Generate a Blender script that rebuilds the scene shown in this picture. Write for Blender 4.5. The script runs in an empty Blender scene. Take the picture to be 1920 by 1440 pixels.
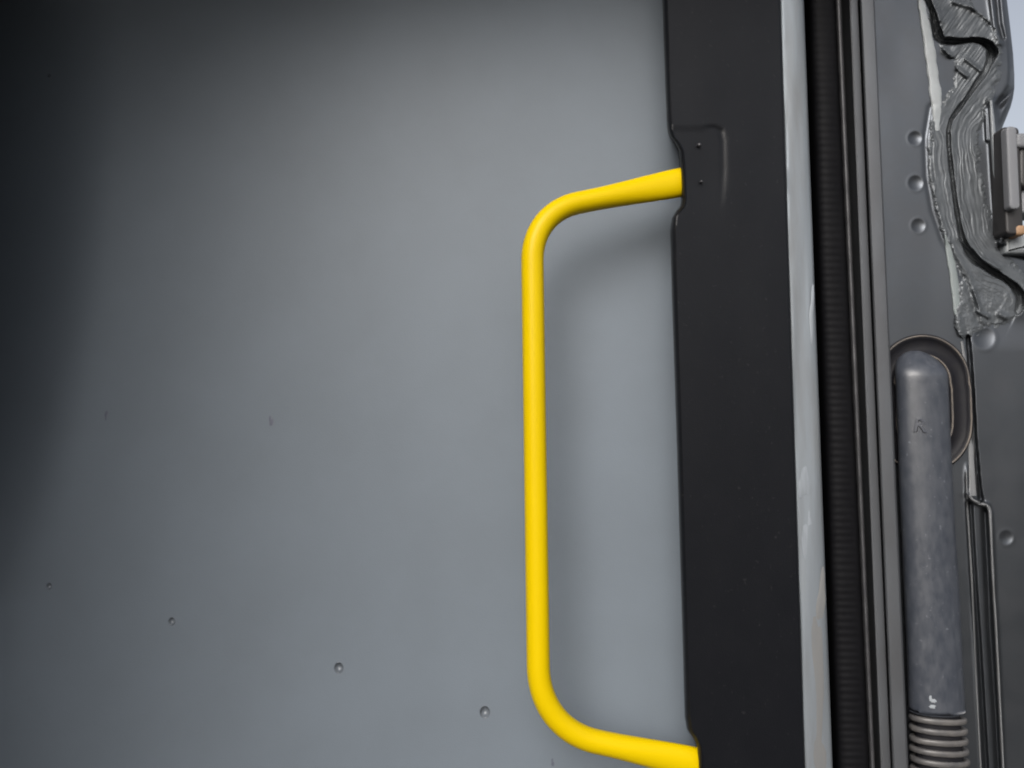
import bpy, bmesh, math
import numpy as np
from mathutils import Vector, Matrix

SC = bpy.context.scene
COL = SC.collection
rng = np.random.default_rng(7)

# ------------------------------------------------------------------ camera
F = 1387.0                 # focal length in pixels of the 1920 px wide photograph
D = 0.416                  # distance to the sheet panel, metres
PITCH = math.radians(3.9)
ROLL = math.radians(0.53)
R3 = Matrix.Rotation(PITCH, 3, 'X') @ Matrix.Rotation(ROLL, 3, 'Y')
RIGHT, FWD, UP = R3 @ Vector((1, 0, 0)), R3 @ Vector((0, 1, 0)), R3 @ Vector((0, 0, 1))
CAM = -D * FWD
RIGHTn, FWDn, UPn, CAMn = map(np.array, (RIGHT, FWD, UP, CAM))


def W(px, py, Y):
    """World point at depth Y (metres, negative towards the viewer) measured off the photograph."""
    px, py, Y = np.broadcast_arrays(np.asarray(px, float), np.asarray(py, float), np.asarray(Y, float))
    d = FWDn + ((px - 960) / F)[..., None] * RIGHTn + ((720 - py) / F)[..., None] * UPn
    t = (Y - CAMn[1]) / d[..., 1]
    return CAMn + t[..., None] * d


cam_data = bpy.data.cameras.new('camera')
cam_data.sensor_width = 36.0
cam_data.lens = F / 1920 * 36.0
cam_data.clip_start = 0.01
cam_data.clip_end = 500
cam = bpy.data.objects.new('camera', cam_data)
COL.objects.link(cam)
m4 = Matrix((RIGHT, UP, -FWD)).transposed().to_4x4()
m4.translation = CAM
cam.matrix_world = m4
SC.camera = cam


# ------------------------------------------------------------------ helpers
def lin(c):
    return tuple(((v / 255) / 12.92 if v / 255 <= 0.04045 else ((v / 255 + 0.055) / 1.055) ** 2.4) for v in c)


def vnoise(x, y, seed=0):
    r = np.random.default_rng(seed).random((256, 256))
    xi, yi = np.floor(x).astype(int), np.floor(y).astype(int)
    fx, fy = x - xi, y - yi
    fx, fy = fx * fx * (3 - 2 * fx), fy * fy * (3 - 2 * fy)
    a, b = r[xi % 256, yi % 256], r[(xi + 1) % 256, yi % 256]
    c, d = r[xi % 256, (yi + 1) % 256], r[(xi + 1) % 256, (yi + 1) % 256]
    return (a * (1 - fx) + b * fx) * (1 - fy) + (c * (1 - fx) + d * fx) * fy - 0.5


def sstep(a, b, x):
    t = np.clip((x - a) / (b - a), 0, 1)
    return t * t * (3 - 2 * t)


def mat(name, rgb, rough=0.5, metal=0.0, spec=0.5, var=0.0, var_rgb=None, var_scale=40, stretch=(1, 1, 1),
        speck=0.0, speck_rgb=(0.5, 0.5, 0.5), speck_scale=900, bump=0.0, bump_scale=2500, rough_var=0.0, coat=0.0,
        lo=0.35, hi=0.65):
    m = bpy.data.materials.new(name)
    m.use_nodes = True
    nt = m.node_tree
    N, L = nt.nodes, nt.links
    p = N['Principled BSDF']
    p.inputs['Metallic'].default_value = metal
    p.inputs['Roughness'].default_value = rough
    p.inputs['Specular IOR Level'].default_value = spec
    p.inputs['Coat Weight'].default_value = coat
    p.inputs['Coat Roughness'].default_value = 0.15
    p.inputs['Base Color'].default_value = (*rgb, 1)
    tc = N.new('ShaderNodeTexCoord')
    mp = N.new('ShaderNodeMapping')
    mp.inputs['Scale'].default_value = stretch
    L.new(tc.outputs['Object'], mp.inputs['Vector'])
    col = None
    if var > 0:
        n = N.new('ShaderNodeTexNoise')
        n.inputs['Scale'].default_value = var_scale
        n.inputs['Detail'].default_value = 6
        n.inputs['Roughness'].default_value = 0.62
        L.new(mp.outputs['Vector'], n.inputs['Vector'])
        r = N.new('ShaderNodeMapRange')
        r.inputs['From Min'].default_value = lo
        r.inputs['From Max'].default_value = hi
        r.inputs['To Max'].default_value = var
        L.new(n.outputs['Fac'], r.inputs['Value'])
        mx = N.new('ShaderNodeMix')
        mx.data_type = 'RGBA'
        mx.inputs[6].default_value = (*rgb, 1)
        mx.inputs[7].default_value = (*(var_rgb or tuple(c * 0.6 for c in rgb)), 1)
        L.new(r.outputs['Result'], mx.inputs[0])
        col = mx.outputs[2]
        if rough_var:
            r2 = N.new('ShaderNodeMapRange')
            r2.inputs['From Min'].default_value = 0.3
            r2.inputs['From Max'].default_value = 0.7
            r2.inputs['To Min'].default_value = rough - rough_var
            r2.inputs['To Max'].default_value = rough + rough_var
            L.new(n.outputs['Fac'], r2.inputs['Value'])
            L.new(r2.outputs['Result'], p.inputs['Roughness'])
    if speck > 0:
        v = N.new('ShaderNodeTexNoise')
        v.inputs['Scale'].default_value = speck_scale
        v.inputs['Detail'].default_value = 1
        L.new(tc.outputs['Object'], v.inputs['Vector'])
        r = N.new('ShaderNodeMapRange')
        r.inputs['From Min'].default_value = 0.70
        r.inputs['From Max'].default_value = 0.80
        r.inputs['To Max'].default_value = speck
        L.new(v.outputs['Fac'], r.inputs['Value'])
        mx = N.new('ShaderNodeMix')
        mx.data_type = 'RGBA'
        if col is not None:
            L.new(col, mx.inputs[6])
        else:
            mx.inputs[6].default_value = (*rgb, 1)
        mx.inputs[7].default_value = (*speck_rgb, 1)
        L.new(r.outputs['Result'], mx.inputs[0])
        col = mx.outputs[2]
    if col is not None:
        L.new(col, p.inputs['Base Color'])
    if bump > 0:
        n = N.new('ShaderNodeTexNoise')
        n.inputs['Scale'].default_value = bump_scale
        n.inputs['Detail'].default_value = 2
        L.new(tc.outputs['Object'], n.inputs['Vector'])
        b = N.new('ShaderNodeBump')
        b.inputs['Strength'].default_value = bump
        b.inputs['Distance'].default_value = 0.0003
        L.new(n.outputs['Fac'], b.inputs['Height'])
        L.new(b.outputs['Normal'], p.inputs['Normal'])
    return m


def link(name, verts, faces, material, parent=None, smooth=True, sharp_deg=None):
    me = bpy.data.meshes.new(name)
    off = np.zeros(3)
    if parent is not None:
        o = parent
        while o is not None:
            off = off + np.array(o.location)
            o = o.parent
    vs = np.asarray(verts, float).reshape(-1, 3) - off
    me.from_pydata(vs.tolist(), [], [tuple(int(i) for i in f) for f in faces])
    me.validate()
    bm = bmesh.new()
    bm.from_mesh(me)
    bmesh.ops.recalc_face_normals(bm, faces=bm.faces)
    bm.to_mesh(me)
    bm.free()
    me.materials.append(material)
    for p in me.polygons:
        p.use_smooth = smooth
    if sharp_deg:
        me.set_sharp_from_angle(angle=math.radians(sharp_deg))
    ob = bpy.data.objects.new(name, me)
    COL.objects.link(ob)
    if parent is not None:
        ob.parent = parent
    return ob


def empty(name, loc, label, cat):
    o = bpy.data.objects.new(name, None)
    o.empty_display_size = 0.03
    o.location = tuple(float(c) for c in loc)
    COL.objects.link(o)
    o['label'] = label
    o['category'] = cat
    return o


def tag(o, label, cat):
    o['label'] = label
    o['category'] = cat
    return o


def grid_faces(nr, nc, closed_c=False):
    f = []
    for r in range(nr - 1):
        for c in range(nc if closed_c else nc - 1):
            c2 = (c + 1) % nc
            f.append((r * nc + c, r * nc + c2, (r + 1) * nc + c2, (r + 1) * nc + c))
    return f


V0, V1 = -230.0, 1680.0


def strip(name, prof, material, parent=None, back=0.03, dv=24.0, wob=None, smooth=True, sharp=40, undercut=False):
    """A long bar: prof = (px at the top edge, px at the bottom edge, depth Y) across; closed behind."""
    rows = np.arange(V0, V1 + dv, dv)
    prof = [(prof[0][0], prof[0][1], back)] + list(prof) + [(prof[-1][0], prof[-1][1], back)]
    vs = []
    for v in rows:
        for j, (a, b, Y) in enumerate(prof):
            px = a + (b - a) * v / 1440
            y = Y
            if wob is not None and 0 < j < len(prof) - 1:
                y += wob(j, v)
            if j in (0, len(prof) - 1):      # straight back from its neighbour
                q = prof[1] if j == 0 else prof[-2]
                w = W(px, v, q[2])
                vs.append(tuple(W(px, v, back)) if undercut and j == 0 else (w[0], back, w[2]))
            else:
                vs.append(tuple(W(px, v, y)))
    n = len(prof)
    f = grid_faces(len(rows), n, True)
    f.append(tuple(range(n)))
    f.append(tuple(range((len(rows) - 1) * n, len(rows) * n)))
    return link(name, vs, f, material, parent, smooth, sharp)


def smooth_path(pts, n_per=12):
    """Catmull-Rom through the points."""
    P = [np.array(p, float) for p in pts]
    P = [2 * P[0] - P[1]] + P + [2 * P[-1] - P[-2]]
    out = []
    for i in range(1, len(P) - 2):
        for k in range(n_per):
            t = k / n_per
            out.append(0.5 * ((2 * P[i]) + (-P[i - 1] + P[i + 1]) * t + (2 * P[i - 1] - 5 * P[i] + 4 * P[i + 1] - P[i + 2]) * t * t
                              + (-P[i - 1] + 3 * P[i] - 3 * P[i + 1] + P[i + 2]) * t ** 3))
    out.append(P[-2])
    return np.array(out)


def fillet_path(pts, tl, nb=14):
    """Polyline with rounded corners; tl = tangent length at each inner corner."""
    P = [np.array(p, float) for p in pts]
    out = [P[0]]
    for i in range(1, len(P) - 1):
        a = P[i - 1] - P[i]
        b = P[i + 1] - P[i]
        p0 = P[i] + a / np.linalg.norm(a) * tl[i - 1]
        p2 = P[i] + b / np.linalg.norm(b) * tl[i - 1]
        k = 0.62      # cubic close to a circular bend
        c0, c1 = p0 + (P[i] - p0) * k, p2 + (P[i] - p2) * k
        for j in range(nb + 1):
            t = j / nb
            out.append((1 - t) ** 3 * p0 + 3 * (1 - t) ** 2 * t * c0 + 3 * (1 - t) * t * t * c1 + t ** 3 * p2)
    out.append(P[-1])
    # subdivide the straight runs
    res = [out[0]]
    for a, b in zip(out[:-1], out[1:]):
        n = max(1, int(np.linalg.norm(b - a) / 0.006))
        for j in range(1, n + 1):
            res.append(a + (b - a) * j / n)
    return np.array(res)


def sweep(path, ra, rb, hint, ns=28, closed=False, cap=True):
    """Elliptical tube: ra across (along hint x tangent), rb along the hint side."""
    n = len(path)
    T = np.gradient(path, axis=0)
    if closed:
        T = np.roll(path, -1, 0) - np.roll(path, 1, 0)
    T /= np.linalg.norm(T, axis=1)[:, None]
    vs = []
    for i in range(n):
        h = np.array(hint(i) if callable(hint) else hint, float)
        s = np.cross(T[i], h)
        s /= np.linalg.norm(s) + 1e-9
        u = np.cross(s, T[i])
        A = ra[i] if np.ndim(ra) else ra
        B = rb[i] if np.ndim(rb) else rb
        for k in range(ns):
            a = 2 * math.pi * k / ns
            vs.append(path[i] + s * A * math.cos(a) + u * B * math.sin(a))
    f = grid_faces(n, ns, True)
    if closed:
        for c in range(ns):
            c2 = (c + 1) % ns
            f.append(((n - 1) * ns + c, (n - 1) * ns + c2, c2, c))
    elif cap:
        f.append(tuple(range(ns)))
        f.append(tuple(range((n - 1) * ns, n * ns)))
    return vs, f


def poly_dist(U, Vv, pts):
    """Distance, signed side and arc length to a polyline in photograph pixels."""
    best = np.full(U.shape, 1e9)
    side = np.zeros(U.shape)
    arc = np.zeros(U.shape)
    acc = 0.0
    pts = np.array(pts, float)
    for a, b in zip(pts[:-1], pts[1:]):
        d = b - a
        L = np.hypot(*d)
        t = np.clip(((U - a[0]) * d[0] + (Vv - a[1]) * d[1]) / (L * L), 0, 1)
        dx, dy = U - (a[0] + t * d[0]), Vv - (a[1] + t * d[1])
        dist = np.hypot(dx, dy)
        s = np.sign(d[0] * dy - d[1] * dx)
        m = dist < best
        best = np.where(m, dist, best)
        side = np.where(m, s, side)
        arc = np.where(m, acc + t * L, arc)
        acc += L
    return best, side, arc


def inside(U, Vv, poly):
    """Signed distance to a polygon, positive inside."""
    poly = list(poly)
    res = np.zeros(U.shape, bool)
    for (x0, y0), (x1, y1) in zip(poly, poly[1:] + poly[:1]):
        c = ((y0 > Vv) != (y1 > Vv)) & (U < (x1 - x0) * (Vv - y0) / ((y1 - y0) or 1e-9) + x0)
        res ^= c
    d, _, _ = poly_dist(U, Vv, poly + poly[:1])
    return np.where(res, d, -d)


# ------------------------------------------------------------------ materials
M = {}
M['panel'] = mat('grey_sheet_paint', (0.137, 0.161, 0.189), rough=0.5, spec=0.3, var=0.5, var_rgb=(0.120, 0.140, 0.163),
                 var_scale=14, bump=0.22, bump_scale=1300, speck=0.10, speck_rgb=(0.10, 0.11, 0.13), speck_scale=300, lo=0.38, hi=0.62)
M['trim'] = mat('black_grained_plastic', (0.0033, 0.0038, 0.0056), rough=0.46, spec=0.28, var=0.5, var_rgb=(0.0052, 0.0057, 0.0076),
                var_scale=60, speck=0.12, speck_rgb=(0.09, 0.09, 0.09), speck_scale=430, bump=0.35, bump_scale=1700)
M['yellow'] = mat('yellow_coating', (0.575, 0.405, 0.0005), rough=0.36, spec=0.13, var=0.3, var_rgb=(0.535, 0.37, 0.0006),
                  var_scale=30, bump=0.03, bump_scale=900)
M['edge'] = mat('pale_worn_paint', (0.195, 0.217, 0.240), rough=0.6, metal=0.5, spec=0.3, var=0.7, var_rgb=(0.155, 0.162, 0.168),
                var_scale=24, stretch=(5, 5, 0.5), bump=0.04, rough_var=0.1, lo=0.42, hi=0.68)
M['seal'] = mat('black_rubber', (0.0045, 0.0045, 0.0055), rough=0.65, spec=0.08, bump=0.15, bump_scale=1500,
                var=0.4, var_rgb=(0.008, 0.008, 0.009), var_scale=70)
M['seal_lip'] = mat('grey_rubber_lip', (0.030, 0.030, 0.033), rough=0.5, var=0.6, var_rgb=(0.055, 0.055, 0.057), var_scale=120)
M['dark'] = mat('black_gap_backing', (0.006, 0.006, 0.007), rough=0.8, spec=0.2)
M['body'] = mat('metallic_grey_body_paint', (0.092, 0.100, 0.112), rough=0.42, metal=0.9, spec=0.3, var=0.5, var_rgb=(0.080, 0.084, 0.092),
                var_scale=55, bump=0.06, bump_scale=900, rough_var=0.06)
M['flange'] = mat('grey_flange_paint', (0.106, 0.112, 0.122), rough=0.55, metal=0.6, spec=0.25, var=0.6, var_rgb=(0.083, 0.084, 0.089),
                  var_scale=40, stretch=(2, 2, 0.6), bump=0.04)
M['sealant'] = mat('brushed_seam_sealer', (0.092, 0.100, 0.109), rough=0.38, metal=0.35, spec=0.4, var=0.8, var_rgb=(0.058, 0.064, 0.070),
                   var_scale=160, bump=0.25, bump_scale=700)
M['pale'] = mat('pale_ribbon_tone', (0.29, 0.31, 0.325), rough=0.5, var=0.6, var_rgb=(0.22, 0.235, 0.24), var_scale=90, bump=0.05)  # pale mottled tone for the upper ridge ribbon
M['boot'] = mat('dusty_blue_grey_rubber', (0.033, 0.038, 0.049), rough=0.38, spec=0.6, var=0.55, var_rgb=(0.060, 0.065, 0.077),
                var_scale=260, stretch=(1, 1, 0.5), speck=0.3, speck_rgb=(0.20, 0.21, 0.24), speck_scale=420,
                bump=0.12, bump_scale=700, rough_var=0.1)
M['bellows'] = mat('dusty_bellows_rubber', (0.060, 0.059, 0.061), rough=0.4, var=0.7, var_rgb=(0.115, 0.108, 0.102), var_scale=140,
                   bump=0.1, bump_scale=800)
M['collar'] = mat('dark_collar_rubber', (0.008, 0.008, 0.011), rough=0.6, spec=0.2, var=0.5, var_rgb=(0.014, 0.0135, 0.014), var_scale=150,
                  bump=0.1, bump_scale=800)
M['dust'] = mat('dust_covered_rubber', (0.13, 0.112, 0.095), rough=0.7, var=0.9, var_rgb=(0.065, 0.06, 0.058), var_scale=110, bump=0.1)
M['steel'] = mat('painted_rivet', (0.12, 0.135, 0.155), rough=0.22, spec=0.6, var=0.3, var_scale=400)
M['chip'] = mat('pale_scuff', (0.24, 0.26, 0.28), rough=0.6)
M['stop'] = mat('grey_stop_plastic', (0.135, 0.14, 0.153), rough=0.55, var=0.5, var_rgb=(0.13, 0.134, 0.145), var_scale=60, bump=0.05)
M['black_rubber'] = mat('soft_black_rubber', (0.018, 0.017, 0.018), rough=0.5, var=0.4, var_scale=80)
M['rust'] = mat('tan_clip', (0.30, 0.18, 0.10), rough=0.6, var=0.5, var_scale=150)
M['shade_board'] = mat('dark_shade_board', (0.012, 0.012, 0.013), rough=0.9, spec=0.1)  # even black for the added shade boards
M['ground'] = mat('worn_asphalt', (0.055, 0.053, 0.050), rough=0.9, spec=0.2, var=0.6, var_scale=3, bump=0.3, bump_scale=90)

# ------------------------------------------------------------------ door
door = empty('door', W(640, 1680, 0.0), 'grey sheet metal door with black edge trim and a bent yellow grab handle', 'door')

# sheet panel with five countersunk rivet holes
RIV = [(92, 1099, 0.62), (322, 1165, 0.76), (635, 1252, 1.0), (909, 1335, 1.1), (92, 142, 0.36)]
RR = 0.0030


def build_panel():
    bm = bmesh.new()
    offn = np.array(door.location)
    def V(p):
        return bm.verts.new(tuple(np.array(p) - offn))
    a = W(-60, -230, 0.0); b = W(1300, 1680, 0.0)
    x0, x1, z0, z1 = -0.345, W(1300, 700, 0)[0], b[2], a[2]
    loops = [[(x0, 0, z0), (x1, 0, z0), (x1, 0, z1), (x0, 0, z1)]]
    for px, py, s in RIV:
        c = W(px, py, 0.0)
        loops.append([(c[0] + RR * s * 0.86 * math.cos(t), 0, c[2] + RR * s * math.sin(t)) for t in np.linspace(0, 2 * math.pi, 24, endpoint=False)])
    edges = []
    rim = []
    for lp in loops:
        vv = [V(p) for p in lp]
        rim.append(vv)
        for i in range(len(vv)):
            edges.append(bm.edges.new((vv[i], vv[(i + 1) % len(vv)])))
    bmesh.ops.triangle_fill(bm, edges=edges, use_beauty=True, use_dissolve=False)
    # turned-back edges give the sheet its thickness
    for vv in rim:
        bk = [bm.verts.new((v.co.x, v.co.y + 0.004, v.co.z)) for v in vv]
        for i in range(len(vv)):
            j = (i + 1) % len(vv)
            bm.faces.new((vv[i], vv[j], bk[j], bk[i]))
        if vv is rim[0]:
            bm.faces.new(bk)
    bmesh.ops.recalc_face_normals(bm, faces=bm.faces)
    me = bpy.data.meshes.new('panel')
    bm.to_mesh(me)
    bm.free()
    me.materials.append(M['panel'])
    o = bpy.data.objects.new('panel', me)
    COL.objects.link(o)
    o.parent = door
    return o


panel = build_panel()


def build_rivet():
    prof = [(1.05, 0.0004), (1.04, -0.0001), (0.97, -0.0001), (0.86, 0.0006), (0.7, 0.0015), (0.5, 0.0021), (0.25, 0.0024), (0.0, 0.0025)]
    ns = 28
    vs, f = [], []
    for r, y in prof:
        for k in range(ns):
            t = 2 * math.pi * k / ns
            vs.append((RR * r * math.cos(t), y, RR * r * math.sin(t)))
    f = grid_faces(len(prof), ns, True)
    me = bpy.data.meshes.new('rivet')
    me.from_pydata(vs, [], f)
    bm = bmesh.new(); bm.from_mesh(me)
    bmesh.ops.remove_doubles(bm, verts=bm.verts, dist=1e-7)
    bmesh.ops.recalc_face_normals(bm, faces=bm.faces)
    for v in bm.faces:
        v.smooth = True
    bm.to_mesh(me); bm.free()
    me.materials.append(M['steel'])
    return me


riv_me = build_rivet()
riv0 = None
for px, py, s in RIV:
    c = W(px, py, 0.0)
    if riv0 is None:
        r = bpy.data.objects.new('rivet', riv_me)
        riv0 = r
    else:
        r = riv0.copy()
    COL.objects.link(r)
    r.parent = panel
    r.location = tuple(c - np.array(door.location))
    r.scale = (s * 0.86, s, s)

# small dirt marks on the sheet: thin smears of grime
def blob(name, px, py, rx, ry, material, parent, Y, seed, thick=0.0002):
    rr = np.random.default_rng(seed)
    n = 20
    ph = rr.random(3) * 6
    vs = [tuple(W(px, py, Y - thick))]
    for ring, q in ((0.6, thick), (1.0, 0.0)):
        for k in range(n):
            t = 2 * math.pi * k / n
            k2 = 1 + 0.25 * math.sin(2 * t + ph[0]) + 0.2 * math.sin(3 * t + ph[1]) + 0.1 * math.sin(5 * t + ph[2])
            vs.append(tuple(W(px + rx * ring * k2 * math.cos(t), py + ry * ring * k2 * math.sin(t), Y - q)))
    f = [(0, 1 + k, 1 + (k + 1) % n) for k in range(n)] + [(1 + k, 1 + n + k, 1 + n + (k + 1) % n, 1 + (k + 1) % n) for k in range(n)]
    return link(name, vs, f, material, parent)


M['grime'] = mat('faint_grime', (0.085, 0.092, 0.122), rough=0.55)
for i, (px, py, rx, ry) in enumerate([(508, 790, 3.2, 10), (199, 778, 2.6, 8), (1036, 1430, 3, 6)]):
    blob('grime_spot', px, py, rx, ry, M['grime'], panel, -0.0001, 44 + i, 0.0001)

# black edge trim: left outline with two handle notches
EDGE = [(1232, -230), (1240, -40), (1242, 0), (1247, 150), (1250, 225), (1252, 245), (1256, 257), (1265, 268), (1272, 282), (1275, 320), (1277, 375),
        (1275, 386), (1267, 395), (1260, 408), (1257, 430), (1260, 560), (1268, 800), (1280, 1200), (1284, 1345), (1288, 1368), (1301, 1388),
        (1306, 1402), (1309, 1450), (1312, 1500), (1310, 1520), (1300, 1534), (1293, 1555), (1294, 1680)]
ex, ey = np.array(EDGE, float).T


def trim_left(v):
    return np.interp(v, ey, ex)


def trim_right(v):
    return 1464 + (1510 - 1464) * v / 1440


POCKET = [(1312, 239), (1340, 240), (1352, 247), (1357, 262), (1358, 310), (1357, 355), (1352, 400)]


def build_trim():
    rows = np.concatenate([np.arange(V0, 220, 10), np.arange(220, 440, 2.0), np.arange(440, 1330, 12), np.arange(1330, 1570, 2.5), np.arange(1570, V1 + 1, 12)])
    fr = [(1.0, -0.0012), (1.0, -0.012), (1.0, -0.026), (1.6, -0.0335), (3.0, -0.0368), (5.5, -0.0384), (8.5, -0.0391)]
    nf = 120
    s_ = np.linspace(0, 1, nf)[1:]
    PX_, PV_, PY_ = [], [], []
    for v in rows:
        Lp, Rp = float(trim_left(v)), float(trim_right(v))
        Lb = 1247 + 46 * v / 1440
        r = [(Lp + dx, Y) for dx, Y in fr]
        r += [(px, -0.0400 + 0.0165 * (px - Lb) / (Rp - Lb)) for px in (Lp + 8.5 + (Rp - 4 - Lp - 8.5) * q for q in s_)]
        r += [(Rp - 1.5, -0.0230), (Rp, -0.0215)]
        PX_.append([a for a, _ in r]); PY_.append([b for _, b in r]); PV_.append([v] * len(r))
    U, Vv, Yv = np.array(PX_), np.array(PV_, float), np.array(PY_)
    d, _, a = poly_dist(U, Vv, POCKET)
    face = np.zeros(U.shape); face[:, len(fr):-2] = 1
    tot_ = 200.0
    h = 0.00045 * np.exp(-(d / 5.5) ** 2) * sstep(0, 25, a) * (1 - sstep(110, 185, a))
    h += 0.0006 * sstep(1362, 1350, U) * sstep(232, 250, Vv) * (1 - sstep(330, 420, Vv))
    # slight waviness of the moulding
    h += 0.0004 * vnoise(U / 60, Vv / 170, 71)
    Yv = Yv + h * face
    P = W(U, Vv, Yv)
    l0, r0 = P[:, :1].copy(), P[:, -1:].copy()
    l0[..., 1] = 0.004; r0[..., 1] = 0.004
    P = np.concatenate([l0, P, r0], 1)
    nr, nc = P.shape[:2]
    f = grid_faces(nr, nc, True)
    f.append(tuple(range(nc)))
    f.append(tuple(range((nr - 1) * nc, nr * nc)))
    return link('edge_trim', P.reshape(-1, 3), f, M['trim'], door, True, 50)


trim = build_trim()


# two small screws in the upper pocket, one spec in the lower
def dome(name, px, py, r, material, parent, Y, h=0.0012):
    ns = 18
    c = W(px, py, Y)
    vs, prof = [], [(1, 0.0004), (0.92, -0.45 * h), (0.6, -0.85 * h), (0.25, -h), (0.0, -h)]
    for q, y in prof:
        for k in range(ns):
            t = 2 * math.pi * k / ns
            vs.append((c[0] + r * q * math.cos(t), Y + y, c[2] + r * q * math.sin(t)))
    return link(name, vs, grid_faces(len(prof), ns, True), material, parent)


M['screw'] = mat('grey_screw', (0.055, 0.055, 0.06), rough=0.35, metal=0.3)
dome('screw', 1311, 272, 0.0011, M['screw'], trim, -0.0366)
dome('screw', 1315, 341, 0.0008, M['screw'], trim, -0.0364)

# pale return edge of the door
def edge_w(j, v):
    return 0.0003 * math.sin(v * 0.006 + j) + 0.0002 * math.sin(v * 0.021 + 2 * j)


strip('edge_strip', [(1463, 1509, -0.0199), (1465, 1511, -0.0202), (1470, 1517, -0.0203), (1482, 1531, -0.0203), (1494, 1546, -0.0202),
                     (1503, 1556, -0.0198), (1507, 1561, -0.0186)], M['edge'], door, back=0.004, wob=edge_w, sharp=70)

M['streak_pale'] = mat('pale_streak_tone', (0.25, 0.275, 0.305), rough=0.55, metal=0.45, var=0.9, var_rgb=(0.19, 0.21, 0.23), var_scale=120, stretch=(4, 4, 0.4))
M['streak_dull'] = mat('dull_brown_streak', (0.175, 0.175, 0.174), rough=0.6, metal=0.45, var=0.9, var_rgb=(0.16, 0.165, 0.17), var_scale=120, stretch=(4, 4, 0.4))
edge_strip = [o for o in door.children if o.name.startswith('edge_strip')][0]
for i, (px, py, rx, ry, mm) in enumerate([(1508, 905, 9, 34, 'streak_pale'), (1516, 1010, 9, 60, 'streak_pale'), (1522, 590, 4, 48, 'streak_pale'),
                                          (1540, 1120, 8, 44, 'streak_dull'), (1534, 1270, 12, 110, 'streak_dull'), (1537, 1430, 11, 60, 'streak_dull')]):
    blob('tone_streak', px, py, rx, ry, M[mm], edge_strip, -0.0204, 60 + i, 0.00012)  # paler and duller streaks laid over the edge strip

# yellow handle -------------------------------------------------------------
HY = -0.045
HR = 0.0057
ctl = [W(1296, 338, -0.0295), W(997, 398, HY), W(1011, 1367, HY), W(1328, 1436, -0.0295)]
path = fillet_path(ctl, [0.0255, 0.030], 18)
# flatten and widen the tube near the two feet
arc = np.concatenate([[0], np.cumsum(np.linalg.norm(np.diff(path, axis=0), axis=1))])
tot = arc[-1]
near = np.minimum(arc, tot - arc)
fl = 1 - sstep(0.004, 0.058, near)


def handle_sweep():
    ns = 32
    T = np.gradient(path, axis=0)
    T /= np.linalg.norm(T, axis=1)[:, None]
    vs = []
    for i in range(len(path)):
        t = T[i]
        # plane of the handle: blend the in-plane axis; the wide axis near the feet is vertical
        zc = np.array((0, 0, 1.0))
        if near[i] < 0.060:
            a = zc - t * np.dot(zc, t)          # wide axis
        else:
            a = np.cross(t, np.array((0, -1.0, 0)))
        a /= np.linalg.norm(a)
        if a[2] < 0 and near[i] < 0.2:
            a = -a
        b = np.cross(t, a)
        # keep a consistent winding: start angle measured from a
        A = HR * (1 + 0.36 * fl[i])
        B = HR * (1 - 0.28 * fl[i])
        vs.append([(a, b, A, B)])
    # parallel transport to avoid twisting of the mesh
    ref = None
    out = []
    for i in range(len(path)):
        a, b, A, B = vs[i][0]
        if ref is None:
            ref = a.copy()
        ref = ref - T[i] * np.dot(ref, T[i])
        ref /= np.linalg.norm(ref)
        s2 = np.cross(T[i], ref)
        for k in range(ns):
            th = 2 * math.pi * k / ns
            d = ref * math.cos(th) + s2 * math.sin(th)
            ca, cb = np.dot(d, a), np.dot(d, b)
            rad = A * B / math.sqrt((B * ca) ** 2 + (A * cb) ** 2)
            out.append(path[i] + d * rad)
    f = grid_faces(len(path), ns, True)
    f.append(tuple(range(ns)))
    f.append(tuple(range((len(path) - 1) * ns, len(path) * ns)))
    return out, f


hv, hf = handle_sweep()
link('grab_handle', hv, hf, M['yellow'], door, True, 60)['label'] = 'bent yellow tubular grab handle'
trim['label'] = 'matte black moulded trim along the door edge'
edge_strip['label'] = 'pale grey scuffed metal edge strip'

# ------------------------------------------------------------------ rubber seal
seal = empty('rubber_seal', W(1570, 1680, -0.005), 'long ribbed black rubber weatherstrip between the door edge and the grey frame', 'weatherstrip')


def rib(j, v):
    if 1 < j < 8:
        k = math.sin(math.pi * (j - 1) / 7)
        ph = v / 13.5 * 2 * math.pi + 0.5 * math.sin(v * 0.05)
        return -0.0003 * k * (0.5 + 0.5 * math.cos(ph)) - 0.0002 * math.sin(v * 0.011 + j)
    return 0.0


strip('ribbed_bead', [(1517, 1570, -0.0040), (1520, 1573, -0.0085), (1526, 1580, -0.0112), (1534, 1590, -0.0122), (1543, 1601, -0.0125),
                      (1552, 1612, -0.0122), (1560, 1622, -0.0114), (1567, 1631, -0.0100)], M['seal'], seal, back=0.012, dv=2.6, wob=rib, sharp=None)
strip('seal_lip', [(1567.5, 1632, -0.0110), (1569.5, 1634, -0.0135), (1573, 1637, -0.0140), (1576, 1640, -0.0128), (1577.5, 1641, -0.010)],
      M['seal_lip'], seal, back=0.012, dv=12, wob=lambda j, v: 0.0003 * math.sin(v * 0.09) + 0.0002 * math.sin(v * 0.23), sharp=None)

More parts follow.
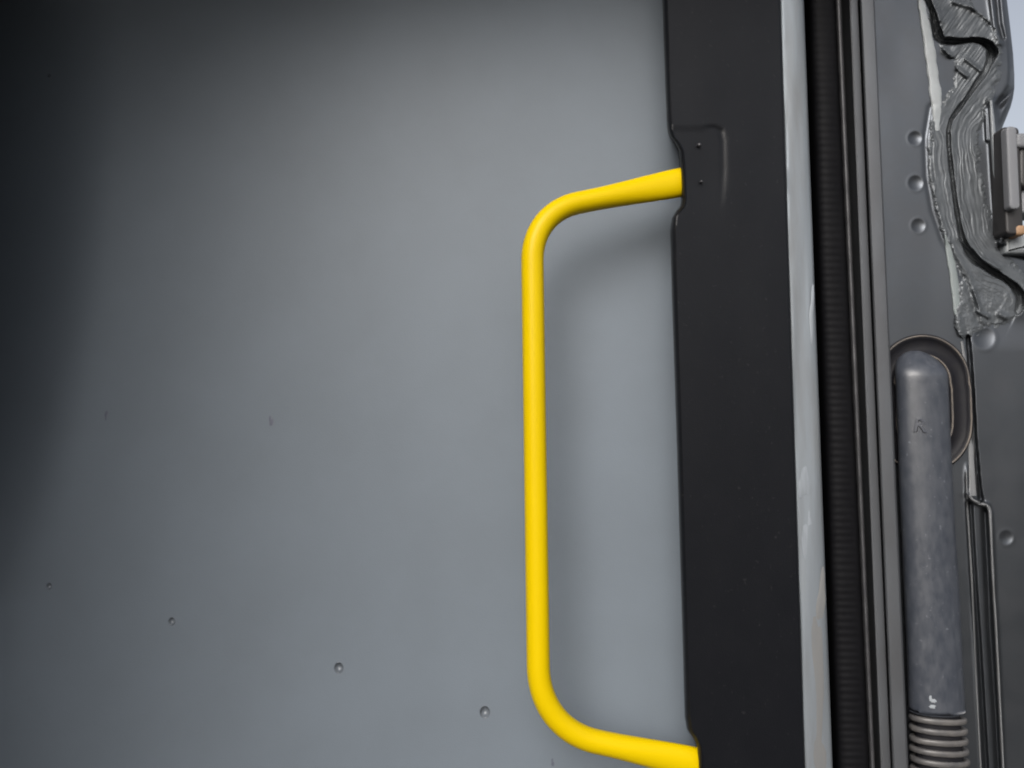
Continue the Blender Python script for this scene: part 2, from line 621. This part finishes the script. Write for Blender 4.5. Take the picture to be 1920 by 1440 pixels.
# ------------------------------------------------------------------ vehicle body
body = empty('vehicle_body', W(1760, 1680, 0.01), 'grey painted vehicle body frame with smeared seam sealer, beside the black seal', 'vehicle body')
strip('gap_backing', [(1235, 1290, 0.0215), (1580, 1640, 0.0215), (1640, 1700, 0.0215)], M['dark'], body, back=0.035, dv=60)  # black sheet added behind the strips to keep the gaps dark
strip('flange', [(1591.5, 1650, -0.0130), (1593, 1652, -0.0160), (1596, 1656, -0.0166), (1603, 1664, -0.0166), (1607.5, 1669.5, -0.0162), (1608.5, 1671, -0.0135)],
      M['flange'], body, back=0.0210, dv=24, sharp=16, undercut=True)
strip('flange', [(1612, 1673, -0.0150), (1613.5, 1674.5, -0.0185), (1616, 1677.5, -0.0193), (1628, 1690, -0.0195), (1637, 1700, -0.0193), (1640, 1703, -0.0170)],
      M['flange'], body, back=0.0210, dv=24, sharp=16, undercut=True)

JY = 0.0170
CRACK = [(1722, -60), (1735, -10), (1749, 22), (1754, 50), (1760, 68), (1768, 77), (1800, 78), (1825, 75), (1842, 78), (1855, 86), (1861, 97),
         (1857, 112), (1847, 135), (1832, 155), (1812, 185), (1795, 207), (1783, 225), (1778, 245), (1779, 275), (1784, 320), (1790, 370), (1797, 415),
         (1804, 448), (1815, 470), (1832, 490), (1858, 508), (1884, 523), (1902, 537), (1913, 553), (1915, 570), (1908, 584)]
CRW = [6, 6, 6, 7.5, 9, 8, 6, 5.5, 6.5, 10, 11, 8, 6.5, 5, 4.0, 4, 4, 4, 4, 4, 4, 4.6, 6, 8, 8.5, 7.5, 6.5, 8, 9, 9, 6]


def crack_profile(U, Vv):
    d, s, a = poly_dist(U, Vv, CRACK)
    seg = np.concatenate([[0], np.cumsum([math.hypot(q[0] - p[0], q[1] - p[1]) for p, q in zip(CRACK, CRACK[1:])])])
    w = np.interp(a, seg, CRW) * (1 + 0.3 * vnoise(a / 16, a * 0, 3))
    return d, s, a, w


def jamb_height(U, Vv):
    """Relief of the body sheet in millimetres, positive towards the viewer."""
    H = np.zeros(U.shape)
    H += 0.5 * vnoise(U / 60, Vv / 110, 11)
    # pressed dimples
    for (x, y, r, h) in ((1716, 259, 13, -0.95), (1717, 343, 14, -0.95), (1722, 423, 13, -0.9), (1887, 1008, 13, -0.7), (1846, 634, 20, -0.9)):
        q = np.hypot(U - x, (Vv - y)) / r
        H += h * np.where(q < 1, (1 - q * q) ** 1.2, 0) + 0.1 * np.exp(-((q - 1.12) / 0.22) ** 2)
    # the overlapping upper sheet and its dark open seam
    d, s, a, w = crack_profile(U, Vv)
    H += 0.8 * np.exp(-np.maximum(d - w, 0) / 12) * (s < 0)
    H -= 7.5 * (1 - sstep(w * 0.62, w * 1.15, d))
    # second brushed edge left of the seam
    e, es, _ = poly_dist(U, Vv, [(1752, 205), (1743, 260), (1746, 330), (1757, 392), (1775, 445), (1798, 485), (1818, 520), (1830, 560), (1842, 600)])
    H += 0.7 * np.exp(-(e / 5) ** 2) - 0.5 * np.exp(-((e - 9) / 5) ** 2) * (es > 0)
    # rolled ridges top right
    e, _, _ = poly_dist(U, Vv, [(1855, -60), (1860, 0), (1866, 45), (1873, 80)])
    H += 2.0 * np.exp(-(e / 7) ** 2)
    e, _, _ = poly_dist(U, Vv, [(1866, -60), (1869, 0), (1873, 45), (1880, 70)])
    H -= 2.8 * np.exp(-(e / 5) ** 2)
    e, _, _ = poly_dist(U, Vv, [(1904, 135), (1900, 162), (1888, 182), (1873, 196)])
    H -= 5.5 * np.exp(-(e / 6.5) ** 2)
    e, _, _ = poly_dist(U, Vv, [(1858, 190), (1863, 260), (1867, 330), (1872, 400), (1879, 452)])
    H += 4.2 * np.exp(-(e / 7.5) ** 2)
    e, _, _ = poly_dist(U, Vv, [(1878, 455), (1895, 463), (1925, 470), (2000, 482)])
    H += 4.0 * np.exp(-(e / 6) ** 2)
    e, _, _ = poly_dist(U, Vv, [(1876, 464), (1895, 474), (1925, 484)])
    H -= 3.0 * np.exp(-(e / 3.5) ** 2)
    e, _, _ = poly_dist(U, Vv, [(1848, 205), (1851, 262)])
    H += 1.4 * np.exp(-(e / 4) ** 2)
    # open seam down the right side, then the jog and the folded edge below it
    e, _, _ = poly_dist(U, Vv, [(1815, 632), (1818, 660), (1823, 730), (1828, 820), (1834, 890), (1838, 940)])
    H -= 6.0 * (1 - sstep(2.2, 5.0, e))
    rightside = sstep(-2, 3, U - np.interp(Vv, [600, 632, 660, 730, 820, 890, 940, 960, 1100, 1180, 1440, 1700],
                                           [1812, 1815, 1818, 1823, 1828, 1834, 1845, 1853, 1861, 1867, 1880, 1893])) * sstep(600, 660, Vv)
    H += 1.6 * rightside
    JOG = [(1815, 926), (1824, 937), (1838, 944), (1851, 948), (1855, 962), (1858, 1010), (1862, 1100), (1867, 1180), (1880, 1440), (1893, 1700)]
    e, es, _ = poly_dist(U, Vv, JOG)
    H += 3.0 * np.exp(-(e / 4.2) ** 2)
    e2, _, _ = poly_dist(U, Vv, [(1817, 945), (1820, 1000), (1826, 1100), (1833, 1200), (1840, 1320), (1847, 1440), (1860, 1700)])
    H -= 5.5 * (1 - sstep(2.5, 8.5, e2))
    e3, _, _ = poly_dist(U, Vv, [(1846, 960), (1851, 1060), (1856, 1180), (1866, 1330), (1872, 1440), (1885, 1700)])
    H -= 3.5 * np.exp(-(e3 / 5.0) ** 2)
    # narrow fold left of the seam
    e4, _, _ = poly_dist(U, Vv, [(1812, 870), (1814, 930), (1818, 1000), (1826, 1140), (1834, 1300), (1842, 1440), (1855, 1700)])
    H += 1.6 * np.exp(-(e4 / 4) ** 2) * sstep(860, 900, Vv)
    # oval seat pressed for the rubber boot
    return H


yy = np.array([-230, -60, 0, 50, 100, 140, 165, 185, 200, 218, 235, 246, 262, 290, 420, 452, 466, 490, 600, 1680.])
xx = np.array([1882, 1886, 1888, 1894, 1899.5, 1902, 1902, 1899, 1895, 1888, 1881, 1877, 1875, 1876, 1884, 1890, 1960, 2010, 2010, 2010.])


def jamb_right(v):
    return np.interp(v, yy, xx)


def build_jamb():
    rows = np.concatenate([np.arange(V0, -20, 8), np.arange(-20, 660, 1.6), np.arange(660, 900, 2.2), np.arange(900, 1460, 2.6), np.arange(1460, V1 + 1, 12)])
    nc = 220
    sfr = np.linspace(0, 1, nc)
    Lp = 1610 + 62 * rows / 1440 + 18
    Rp = jamb_right(rows)
    U = Lp[:, None] + (Rp - Lp)[:, None] * sfr[None, :]
    Vv = np.broadcast_to(rows[:, None], U.shape)
    H = jamb_height(U, Vv)
    # roll the free right edge backwards
    edge = (Rp[:, None] - U)
    H = H - 5.0 * np.clip(1 - edge / 12, 0, 1) ** 2
    P = W(U, Vv, JY - H / 1000)
    vs = P.reshape(-1, 3)
    f = grid_faces(len(rows), nc)
    n0 = len(vs)
    skirt = P[:, -1, :].copy(); skirt[:, 1] = JY + 0.020; skirt[:, 0] -= 0.001
    skl = P[:, 0, :].copy(); skl[:, 1] = JY + 0.020
    vs = np.concatenate([vs, skirt, skl])
    nr = len(rows)
    for r in range(nr - 1):
        f.append((r * nc + nc - 1, (r + 1) * nc + nc - 1, n0 + r + 1, n0 + r))
        f.append((r * nc, n0 + nr + r, n0 + nr + r + 1, (r + 1) * nc))
        f.append((n0 + r, n0 + r + 1, n0 + nr + r + 1, n0 + nr + r))
    return link('door_jamb', vs, f, M['body'], body, True)


jamb = build_jamb()

SEAL_POLY = [(1728, -40), (1790, -60), (1815, -10), (1826, 10), (1838, 22), (1852, 38), (1868, 58), (1880, 90), (1880, 135), (1868, 165), (1850, 200),
             (1838, 262), (1836, 300), (1846, 340), (1856, 400), (1866, 440), (1884, 475), (1912, 500), (1935, 530), (1930, 580), (1905, 603), (1868, 612),
             (1846, 618), (1828, 628), (1808, 636), (1796, 620), (1786, 585), (1796, 560), (1800, 520), (1786, 485), (1768, 448), (1752, 400),
             (1742, 340), (1737, 280), (1745, 225), (1765, 188), (1788, 150), (1796, 125), (1772, 108), (1757, 82), (1748, 60), (1738, 20)]


def build_sealant():
    us = np.arange(1724, 1938, 0.95)
    rows = np.arange(-50, 645, 1.25)
    U, Vv = np.meshgrid(us, rows)
    sd = inside(U, Vv, SEAL_POLY) + 7 * vnoise(U / 7, Vv / 7, 21) + 4 * vnoise(U / 2.5, Vv / 2.5, 22) + 8 * vnoise(U / 18, Vv / 18, 23)
    d, s, a, w = crack_profile(U, Vv)
    H = jamb_height(U, Vv)
    Rp = jamb_right(rows)[:, None]
    H -= 5.0 * np.clip(1 - (Rp - U) / 12, 0, 1) ** 2
    # brush drags: along the seam below y=180, slanting across the two flats above it
    k = sstep(150, 200, Vv)
    slant = (U * 0.80 + Vv * 0.60)
    along = (U * 0.60 - Vv * 0.80)
    dw = d * s + 9 * vnoise(U / 22, Vv / 34, 40) + 4 * vnoise(U / 9, Vv / 15, 41)
    st_low = vnoise(dw / 2.4 + 40, a / 60, 31) * 0.95 + vnoise(dw / 5 + 9, a / 60, 32) * 0.5 + vnoise(U / 13, Vv / 30, 36) * 0.8
    st_up = vnoise(slant / 1.8, along / 26, 33) * 1.1 + vnoise(slant / 4.5, along / 40, 34) * 0.8 + vnoise(U / 14, Vv / 14, 39) * 1.2
    low = sstep(470, 540, Vv) * sstep(5, 30, d)
    st = st_up * (1 - k) + st_low * k * (1 - 0.55 * low)
    st = st + low * (1.0 * vnoise(U / 9, Vv / 9, 35) + 0.45 * vnoise(U / 3, Vv / 3, 37))
    th = 0.8 * sstep(0, 9, sd) + 0.42 * st * sstep(0, 10, sd)
    # raised daubs
    for (x0, y0, x1, y1, r, h) in ((1794, 128, 1812, 142, 4, 1.9), (1812, 112, 1838, 132, 4, 1.6), (1770, 92, 1784, 106, 4, 1.8), (1757, 20, 1762, 38, 5, 1.6),
                                   (1790, 4, 1826, 14, 5, 1.6), (1826, 14, 1868, 48, 5, 1.7), (1826, 545, 1838, 580, 3, 1.6), (1832, 583, 1852, 594, 3.5, 1.8),
                                   (1876, 590, 1884, 594, 6, 2.2), (1796, 600, 1800, 628, 8, 1.6), (1806, 470, 1880, 522, 3, 0), (1768, 30, 1776, 44, 12, 1.0)):
        e, _, _ = poly_dist(U, Vv, [(x0, y0), (x1, y1)])
        th += h * np.exp(-(e / r) ** 2)
    # bright rolled lip along the upper side of the lower seam
    e, _, _ = poly_dist(U, Vv, [(1800, 446), (1812, 462), (1832, 478), (1858, 494), (1872, 503)])
    th += 1.5 * np.exp(-(e / 4) ** 2)
    H2 = H + np.where(sd > 0, th, -0.6 + 0.35 * sd)
    ok = sd > -2.5
    ok &= U < Rp - 2
    idx = np.full(U.shape, -1)
    idx[ok] = np.arange(ok.sum())
    P = W(U, Vv, JY - H2 / 1000)
    vs = P[ok]
    f = []
    nr, nc = U.shape
    A, B, C, E = idx[:-1, :-1], idx[:-1, 1:], idx[1:, 1:], idx[1:, :-1]
    g = (A >= 0) & (B >= 0) & (C >= 0) & (E >= 0)
    f = np.stack([A[g], B[g], C[g], E[g]], 1).tolist()
    return link('seam_sealer', vs, f, M['sealant'], body, True)


build_sealant()


def ribbon(name, pts, widths, material, parent, lift, nsub=10):
    """A thin bead of given width following pixel points on the body sheet."""
    p = smooth_path(pts, nsub)
    t = np.gradient(p, axis=0); t /= np.linalg.norm(t, axis=1)[:, None]
    nrm = np.stack([-t[:, 1], t[:, 0]], 1)
    ww = np.interp(np.linspace(0, 1, len(p)), np.linspace(0, 1, len(widths)), widths)
    ww = ww * (1 + 0.25 * vnoise(np.arange(len(p)) / 2.3, np.zeros(len(p)), 51))
    vs = []
    cs = [-1, -0.85, -0.5, 0, 0.5, 0.85, 1]
    hs = [-0.8, 0.55, 0.95, 1.0, 0.95, 0.55, -0.8]
    for i in range(len(p)):
        for c, h in zip(cs, hs):
            u, v = p[i] + nrm[i] * c * ww[i] / 2
            hh = float(jamb_height(np.array([[u]]), np.array([[v]]))[0, 0])
            vs.append(tuple(W(u, v, JY - (hh + lift * h) / 1000)))
    return link(name, vs, grid_faces(len(p), len(cs)), material, parent)


ribbon('pale_bead', [(1726, -60), (1727, -5), (1731, 25), (1738, 62), (1744, 100), (1750, 145), (1755, 185), (1757, 215), (1757, 245)], [14, 14, 16, 22, 22, 22, 24, 20, 8], M['pale'], body, 1.0)
M['pale2'] = mat('greenish_ribbon_tone', (0.17, 0.195, 0.20), rough=0.5, var=0.6, var_rgb=(0.125, 0.14, 0.14), var_scale=90)  # pale greenish tone for the lower ridge ribbon
ribbon('pale_bead', [(1772, 440), (1780, 475), (1787, 510), (1791, 545), (1795, 580), (1799, 605)], [5, 14, 17, 18, 16, 12], M['pale2'], body, 0.8)
M['ridge'] = mat('pale_ridge_tone', (0.20, 0.215, 0.23), rough=0.42, var=0.6, var_rgb=(0.15, 0.163, 0.17), var_scale=70)  # paler tone for the upright ridge and the bracket foot
M['fold'] = mat('lit_fold_tone', (0.15, 0.155, 0.162), rough=0.45, var=0.6, var_rgb=(0.11, 0.112, 0.115), var_scale=70)  # paler tone: light on the folds and sloped face put into colour
ribbon('lit_face', [(1803, 640), (1812, 700), (1819.5, 780), (1822, 850), (1826, 930)], [5, 8, 9, 15, 17], M['fold'], body, 0.5)  # slope facing the light, painted as a paler ribbon
ribbon('fold_highlight', [(1816, 929), (1826, 939), (1839, 945), (1850, 949), (1856, 960), (1858, 1010), (1862, 1100), (1867, 1180), (1880, 1440), (1893, 1690)], [5, 7, 7, 7, 6, 6, 6], M['fold'], body, 0.35)  # edge highlight painted as a paler ribbon on the fold
ribbon('fold_highlight', [(1812, 885), (1813, 935), (1817, 1000), (1823, 1100), (1832, 1300), (1839, 1440), (1851, 1690)], [2, 3, 3.5, 3.5, 3.5], M['fold'], body, 0.3)
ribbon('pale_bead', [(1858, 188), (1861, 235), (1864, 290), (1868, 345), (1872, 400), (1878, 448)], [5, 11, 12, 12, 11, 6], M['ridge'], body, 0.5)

# ------------------------------------------------------------------ cable boot
boot = empty('cable_boot', W(1760, 1680, -0.002), 'dusty blue-grey rubber cable boot with a ribbed bellows end on the grey body', 'rubber boot')
BY = 0.0075
FLAT = 0.60


def obround(R, cx=1732, y0=717, y1=797, n=26):
    pts = []
    for k in range(n):
        a = math.pi + math.pi * k / (n - 1)
        pts.append((cx - 2 + R * math.cos(a), y0 + R * math.sin(a)))
    for k in range(1, 7):
        pts.append((cx + R + (3 * k / 7), y0 + (y1 - y0) * k / 7))
    for k in range(n):
        a = math.pi * k / (n - 1)
        pts.append((cx + 2 + R * math.cos(a), y1 + R * math.sin(a)))
    for k in range(1, 7):
        pts.append((cx - R + 2, y1 + (y0 - y1) * k / 7))
    return pts


def build_collar():
    prof = [(r_, y_ + 0.0035) for r_, y_ in [(91, 0.0140), (90, 0.0115), (88, 0.0101), (84, 0.0099), (81, 0.0108), (75, 0.0119), (66, 0.0122), (59, 0.0116), (55, 0.0096), (51, 0.0083), (47, 0.0092), (42, 0.013)]]
    vs = []
    n = len(obround(50))
    for R, Y in prof:
        for (u, v) in obround(R):
            vs.append(tuple(W(u, v, Y)))
    return link('collar', vs, grid_faces(len(prof), n, True), M['collar'], boot, True)


collar = build_collar()
for R, r, Y in ((87, 0.0005, 0.0134), (52, 0.0005, 0.0119)):
    p = np.array([W(u, v, Y) for u, v in obround(R)])
    vs, f = sweep(p, r, r, (0, -1, 0), 12, closed=True)
    link('dusty_rim', vs, f, M['dust'], collar, True)


def tube_axis(v):
    return np.interp(v, [640, 700, 1000, 1335, 1700], [1724, 1727, 1741, 1757, 1776])


def build_tube():
    vs = []
    vv = np.concatenate([656 + 52 * (1 - np.cos(np.linspace(0, math.pi / 2, 16))), np.arange(716, 1335, 8), [1330, 1333, 1335]])
    ns = 48
    for v in vv:
        k = min(1.0, max(0.02, (v - 655) / 53))
        r = (math.sqrt(max(0, 1 - (1 - k) ** 2)) * 46.5 if k < 1 else 46.5) + (v - 700) * 0.003
        if v > 1333:
            r -= (v - 1333) * 2
        rw = r * (D + 0.004 + BY) / F
        c = W(tube_axis(v), v, BY)
        flat = 0.86
        lift = 0.006 * sstep(0, 1, k) - 0.006
        for a in range(ns):
            t = 2 * math.pi * a / ns
            bump = 1 + 0.010 * math.sin(3 * t + v * 0.013) + 0.006 * math.sin(v * 0.03 + 2 * t)
            vs.append((c[0] + rw * bump * math.cos(t), BY - lift + rw * FLAT * bump * math.sin(t), c[2]))
    f = grid_faces(len(vv), ns, True)
    f.append(tuple(range(ns)))
    f.append(tuple(range((len(vv) - 1) * ns, len(vv) * ns)))
    return link('tube', vs, f, M['boot'], boot, True)


tube = build_tube()


def build_bellows():
    ns = 48
    vv = np.arange(1328, 1690, 12.0)
    vs = []
    for v in vv:
        rw = (39 + (v - 1335) * 0.02) * (D + 0.004 + BY) / F
        c = W(tube_axis(v), v, BY)
        for a in range(ns):
            t = 2 * math.pi * a / ns
            vs.append((c[0] + rw * math.cos(t), BY + rw * FLAT * math.sin(t), c[2]))
    f = grid_faces(len(vv), ns, True)
    f.append(tuple(range(ns)))
    f.append(tuple(range((len(vv) - 1) * ns, len(vv) * ns)))
    core = link('bellows', vs, f, M['collar'], boot, True)
    pitch = 19.4
    for q in range(17):
        v0 = 1347 + q * pitch
        vs = []
        nt = 14
        rr = np.random.default_rng(90 + q)
        ph, tl = rr.random() * 6, 0.0005 + 0.0004 * rr.random()
        for b in range(nt):
            g = 2 * math.pi * b / nt
            dv = 5.6 * math.copysign(abs(math.sin(g)) ** 0.8, math.sin(g))
            dr = 5.5 * math.copysign(abs(math.cos(g)) ** 0.8, math.cos(g))
            for a in range(ns):
                t = 2 * math.pi * a / ns
                rw = (44.5 + dr + (v0 - 1335) * 0.02) * (D + 0.004 + BY) / F * (1 + 0.007 * math.sin(3 * t + ph) + 0.004 * math.sin(7 * t + 2 * ph))
                c = W(tube_axis(v0), v0 + dv, BY)
                vs.append((c[0] + rw * math.cos(t), BY + rw * FLAT * math.sin(t), c[2] - 0.0008 * math.sin(t) - tl * math.cos(t)))
        fr_ = [(b * ns + a, b * ns + (a + 1) % ns, ((b + 1) % nt) * ns + (a + 1) % ns, ((b + 1) % nt) * ns + a) for b in range(nt) for a in range(ns)]
        link('bellows_ring', vs, fr_, M['bellows'], core, True)


build_bellows()

# raised letter on the tube
def raised_letter(ch, px, py, size, tilt, material, parent):
    cu = bpy.data.curves.new('letter', 'FONT')
    cu.body = ch
    cu.size = 1.0
    cu.extrude = 0.04
    cu.bevel_depth = 0.015
    cu.align_x = 'CENTER'
    cu.align_y = 'CENTER'
    tmp = bpy.data.objects.new('letter', cu)
    COL.objects.link(tmp)
    dg = bpy.context.evaluated_depsgraph_get()
    me = bpy.data.meshes.new_from_object(tmp.evaluated_get(dg))
    bpy.data.objects.remove(tmp)
    co = np.array([v.co for v in me.vertices])
    rw = 47.5 * (D + 0.004 + BY) / F
    ca, sa = math.cos(tilt), math.sin(tilt)
    for v, (x, y, z) in zip(me.vertices, co):
        x, y = (x * ca - y * sa) * size, (x * sa + y * ca) * size
        u, w = px + x, py - y
        ax = W(tube_axis(w), w, BY)
        # wrap round the tube
        xw = (u - tube_axis(w)) * (D + BY - 0.012) / F
        th = math.asin(max(-0.98, min(0.98, xw / rw)))
        rr = 1 + (z / 0.055) * 0.07
        q = (ax[0] + rw * rr * math.sin(th), BY - rw * FLAT * rr * math.cos(th), ax[2])
        v.co = Vector(q) - parent.parent.location
    me.materials.clear()
    me.materials.append(material)
    o = bpy.data.objects.new('raised_letter', me)
    COL.objects.link(o)
    o.parent = parent
    return o


M['letter'] = mat('raised_rubber', (0.045, 0.05, 0.064), rough=0.33, var=0.5, var_scale=300)
raised_letter('R', 1711, 799, 36, math.radians(-6), M['letter'], tube)

# white scuff near the bellows
def scuff(px, py, w, h, seed):
    n = 16
    rr = np.random.default_rng(seed)
    rw = 48.4 * (D + 0.004 + BY) / F
    vs = []
    ring = []
    for k in range(n):
        t = 2 * math.pi * k / n
        q = 0.65 + 0.5 * rr.random()
        ring.append((px + w * q * math.cos(t), py + h * q * math.sin(t)))
    for s in (0.0, 0.5, 1.0):
        for u, v in ring:
            u2, v2 = px + (u - px) * s, py + (v - py) * s
            ax = W(tube_axis(v2), v2, BY)
            xw = (u2 - tube_axis(v2)) * (D + BY - 0.012) / F
            th = math.asin(max(-0.98, min(0.98, xw / rw)))
            k2 = 1.022 - 0.012 * s
            vs.append((ax[0] + rw * k2 * math.sin(th), BY - rw * FLAT * k2 * math.cos(th), ax[2]))
    return link('scuff', vs, grid_faces(3, n, True), M['chip'], tube)


scuff(1735, 1304, 5, 4, 1)
scuff(1733, 1315, 6, 4, 3)
scuff(1730, 1300, 2.2, 6, 4)

# ------------------------------------------------------------------ small stop and clip at the far right
def slab(name, outline, Yf, Yb, material, parent, bev=0.0012):
    bm = bmesh.new()
    off = Vector((0, 0, 0))
    o = parent
    while o is not None:
        off += o.location
        o = o.parent
    fv = [bm.verts.new(Vector(W(u, v, Yf)) - off) for u, v in outline]
    bv = []
    for u, v in outline:
        w = W(u, v, Yf)
        bv.append(bm.verts.new(Vector((w[0], Yb, w[2])) - off))
    bm.faces.new(fv); bm.faces.new(bv)
    n = len(fv)
    for i in range(n):
        j = (i + 1) % n
        bm.faces.new((fv[i], fv[j], bv[j], bv[i]))
    bmesh.ops.recalc_face_normals(bm, faces=bm.faces)
    eds = [e for e in bm.edges if all(v in fv for v in e.verts)]
    bmesh.ops.bevel(bm, geom=eds, offset=bev, segments=4, profile=0.5, affect='EDGES')
    for f in bm.faces:
        f.smooth = True
    me = bpy.data.meshes.new(name)
    bm.to_mesh(me); bm.free()
    me.materials.append(material)
    me.set_sharp_from_angle(angle=math.radians(50))
    ob = bpy.data.objects.new(name, me)
    COL.objects.link(ob)
    ob.parent = parent
    return ob


def rounded(x0, y0, x1, y1, r, slant=0.0, n=6):
    pts = []
    for cx, cy, a0 in ((x1 - r, y0 + r, -90), (x1 - r, y1 - r, 0), (x0 + r, y1 - r, 90), (x0 + r, y0 + r, 180)):
        for k in range(n + 1):
            a = math.radians(a0 + 90 * k / n)
            pts.append((cx + r * math.cos(a), cy + r * math.sin(a)))
    return [(u + slant * (v - y0), v) for u, v in pts]


stop = empty('rubber_stop', W(1895, 440, 0.004), 'small grey upright stop block with black rubber backing against the sky at the right edge', 'rubber stop')
slab('backing', rounded(1878, 237, 1912, 440, 9, 0.045), 0.0045, 0.016, M['black_rubber'], stop, 0.0015)
slab('face_plate', rounded(1887, 236, 1907, 392, 8, 0.045), -0.0010, 0.004, M['stop'], stop, 0.0012)
hinge = empty('hinge', W(1935, 440, 0.008), 'dark hinge knuckle cut by the right edge of the photo beside the grey stop block', 'hinge')
slab('knuckle', rounded(1912, 262, 1990, 352, 14), 0.006, 0.025, M['black_rubber'], hinge, 0.002)
slab('leaf', rounded(1915, 352, 1990, 400, 6), 0.010, 0.025, M['stop'], hinge, 0.002)
slab('cap', rounded(1906, 248, 1985, 276, 8), 0.003, 0.02, M['stop'], hinge, 0.002)
tag(slab('retaining_clip', rounded(1904, 420, 1926, 441, 8), 0.004, 0.014, M['rust'], None, 0.002), 'small tan clip tucked under the black end of the stop block', 'clip')
slab('bracket_foot', rounded(1886, 440, 2000, 475, 4), 0.012, 0.03, M['ridge'], body, 0.002)

# ------------------------------------------------------------------ unseen boards added just out of frame to shade the sheet
def plate(name, pts, thick, material, parent):
    bm = bmesh.new()
    off = parent.location if parent else Vector((0, 0, 0))
    fv = [bm.verts.new(Vector(p) - off) for p in pts]
    f = bm.faces.new(fv)
    r = bmesh.ops.extrude_face_region(bm, geom=[f])
    vs = [g for g in r['geom'] if isinstance(g, bmesh.types.BMVert)]
    bmesh.ops.translate(bm, verts=vs, vec=Vector(thick))
    bmesh.ops.recalc_face_normals(bm, faces=bm.faces)
    me = bpy.data.meshes.new(name)
    bm.to_mesh(me); bm.free()
    me.materials.append(material)
    o = bpy.data.objects.new(name, me)
    COL.objects.link(o)
    o.parent = parent
    return o


PX = -0.297
plate('shade_board', [(PX, 0.02, -0.30), (PX, -0.20, -0.30), (PX, -0.40, -0.06), (PX, -0.50, 0.30), (PX, 0.02, 0.30)], (-0.03, 0, 0), M['shade_board'], body)
plate('shade_board_lip', [(PX + 0.001, -0.110, -0.06), (-0.280, -0.110, -0.055), (-0.260, -0.110, 0.0), (-0.246, -0.110, 0.09), (-0.238, -0.110, 0.30), (PX + 0.001, -0.110, 0.30)], (0, -0.004, 0), M['shade_board'], body)  # added lip that deepens the shade along the sheet's left side
plate('shade_board_top', [(PX, 0.02, 0.302), (0.24, 0.02, 0.302), (0.24, -0.10, 0.302), (0.10, -0.15, 0.302), (0.0, -0.175, 0.302), (-0.11, -0.20, 0.302), (-0.20, -0.30, 0.302), (PX, -0.42, 0.302)], (0, 0, 0.03), M['shade_board'], body)

# ground below, far out of frame, for the light it returns
g = link('ground', [(-200, -200, -0.95), (200, -200, -0.95), (200, 200, -0.95), (-200, 200, -0.95)], [(0, 1, 2, 3)], M['ground'], None, False)
g['kind'] = 'structure'

# ------------------------------------------------------------------ light
SUN = Vector((-0.26, -0.80, 0.56)).normalized()
sd = bpy.data.lights.new('sun', 'SUN')
sd.energy = 1.3
sd.angle = math.radians(40)
sd.color = (1.0, 0.985, 0.96)
so = bpy.data.objects.new('sun', sd)
COL.objects.link(so)
so.rotation_euler = SUN.to_track_quat('Z', 'Y').to_euler()

w = bpy.data.worlds.new('World')
SC.world = w
w.use_nodes = True
nt = w.node_tree
sky = nt.nodes.new('ShaderNodeTexSky')
sky.sky_type = 'NISHITA'
sky.sun_disc = False
sky.sun_elevation = math.asin(SUN.z)
sky.sun_rotation = math.atan2(SUN.x, SUN.y)
sky.air_density = 1.0
sky.dust_density = 6.0
sky.ozone_density = 1.0
bg = nt.nodes['Background']
bg.inputs['Strength'].default_value = 0.15
hs = nt.nodes.new('ShaderNodeHueSaturation')      # a hazy, nearly white sky
hs.inputs['Saturation'].default_value = 0.38
nt.links.new(sky.outputs['Color'], hs.inputs['Color'])
nt.links.new(hs.outputs['Color'], bg.inputs['Color'])

# ------------------------------------------------------------------ render settings
SC.view_settings.view_transform = 'Standard'
SC.view_settings.look = 'None'
SC.view_settings.exposure = 0.35
SC.view_settings.gamma = 1.0
SC.view_settings.use_curve_mapping = False
SC.render.engine = 'CYCLES'
SC.cycles.filter_width = 2.0
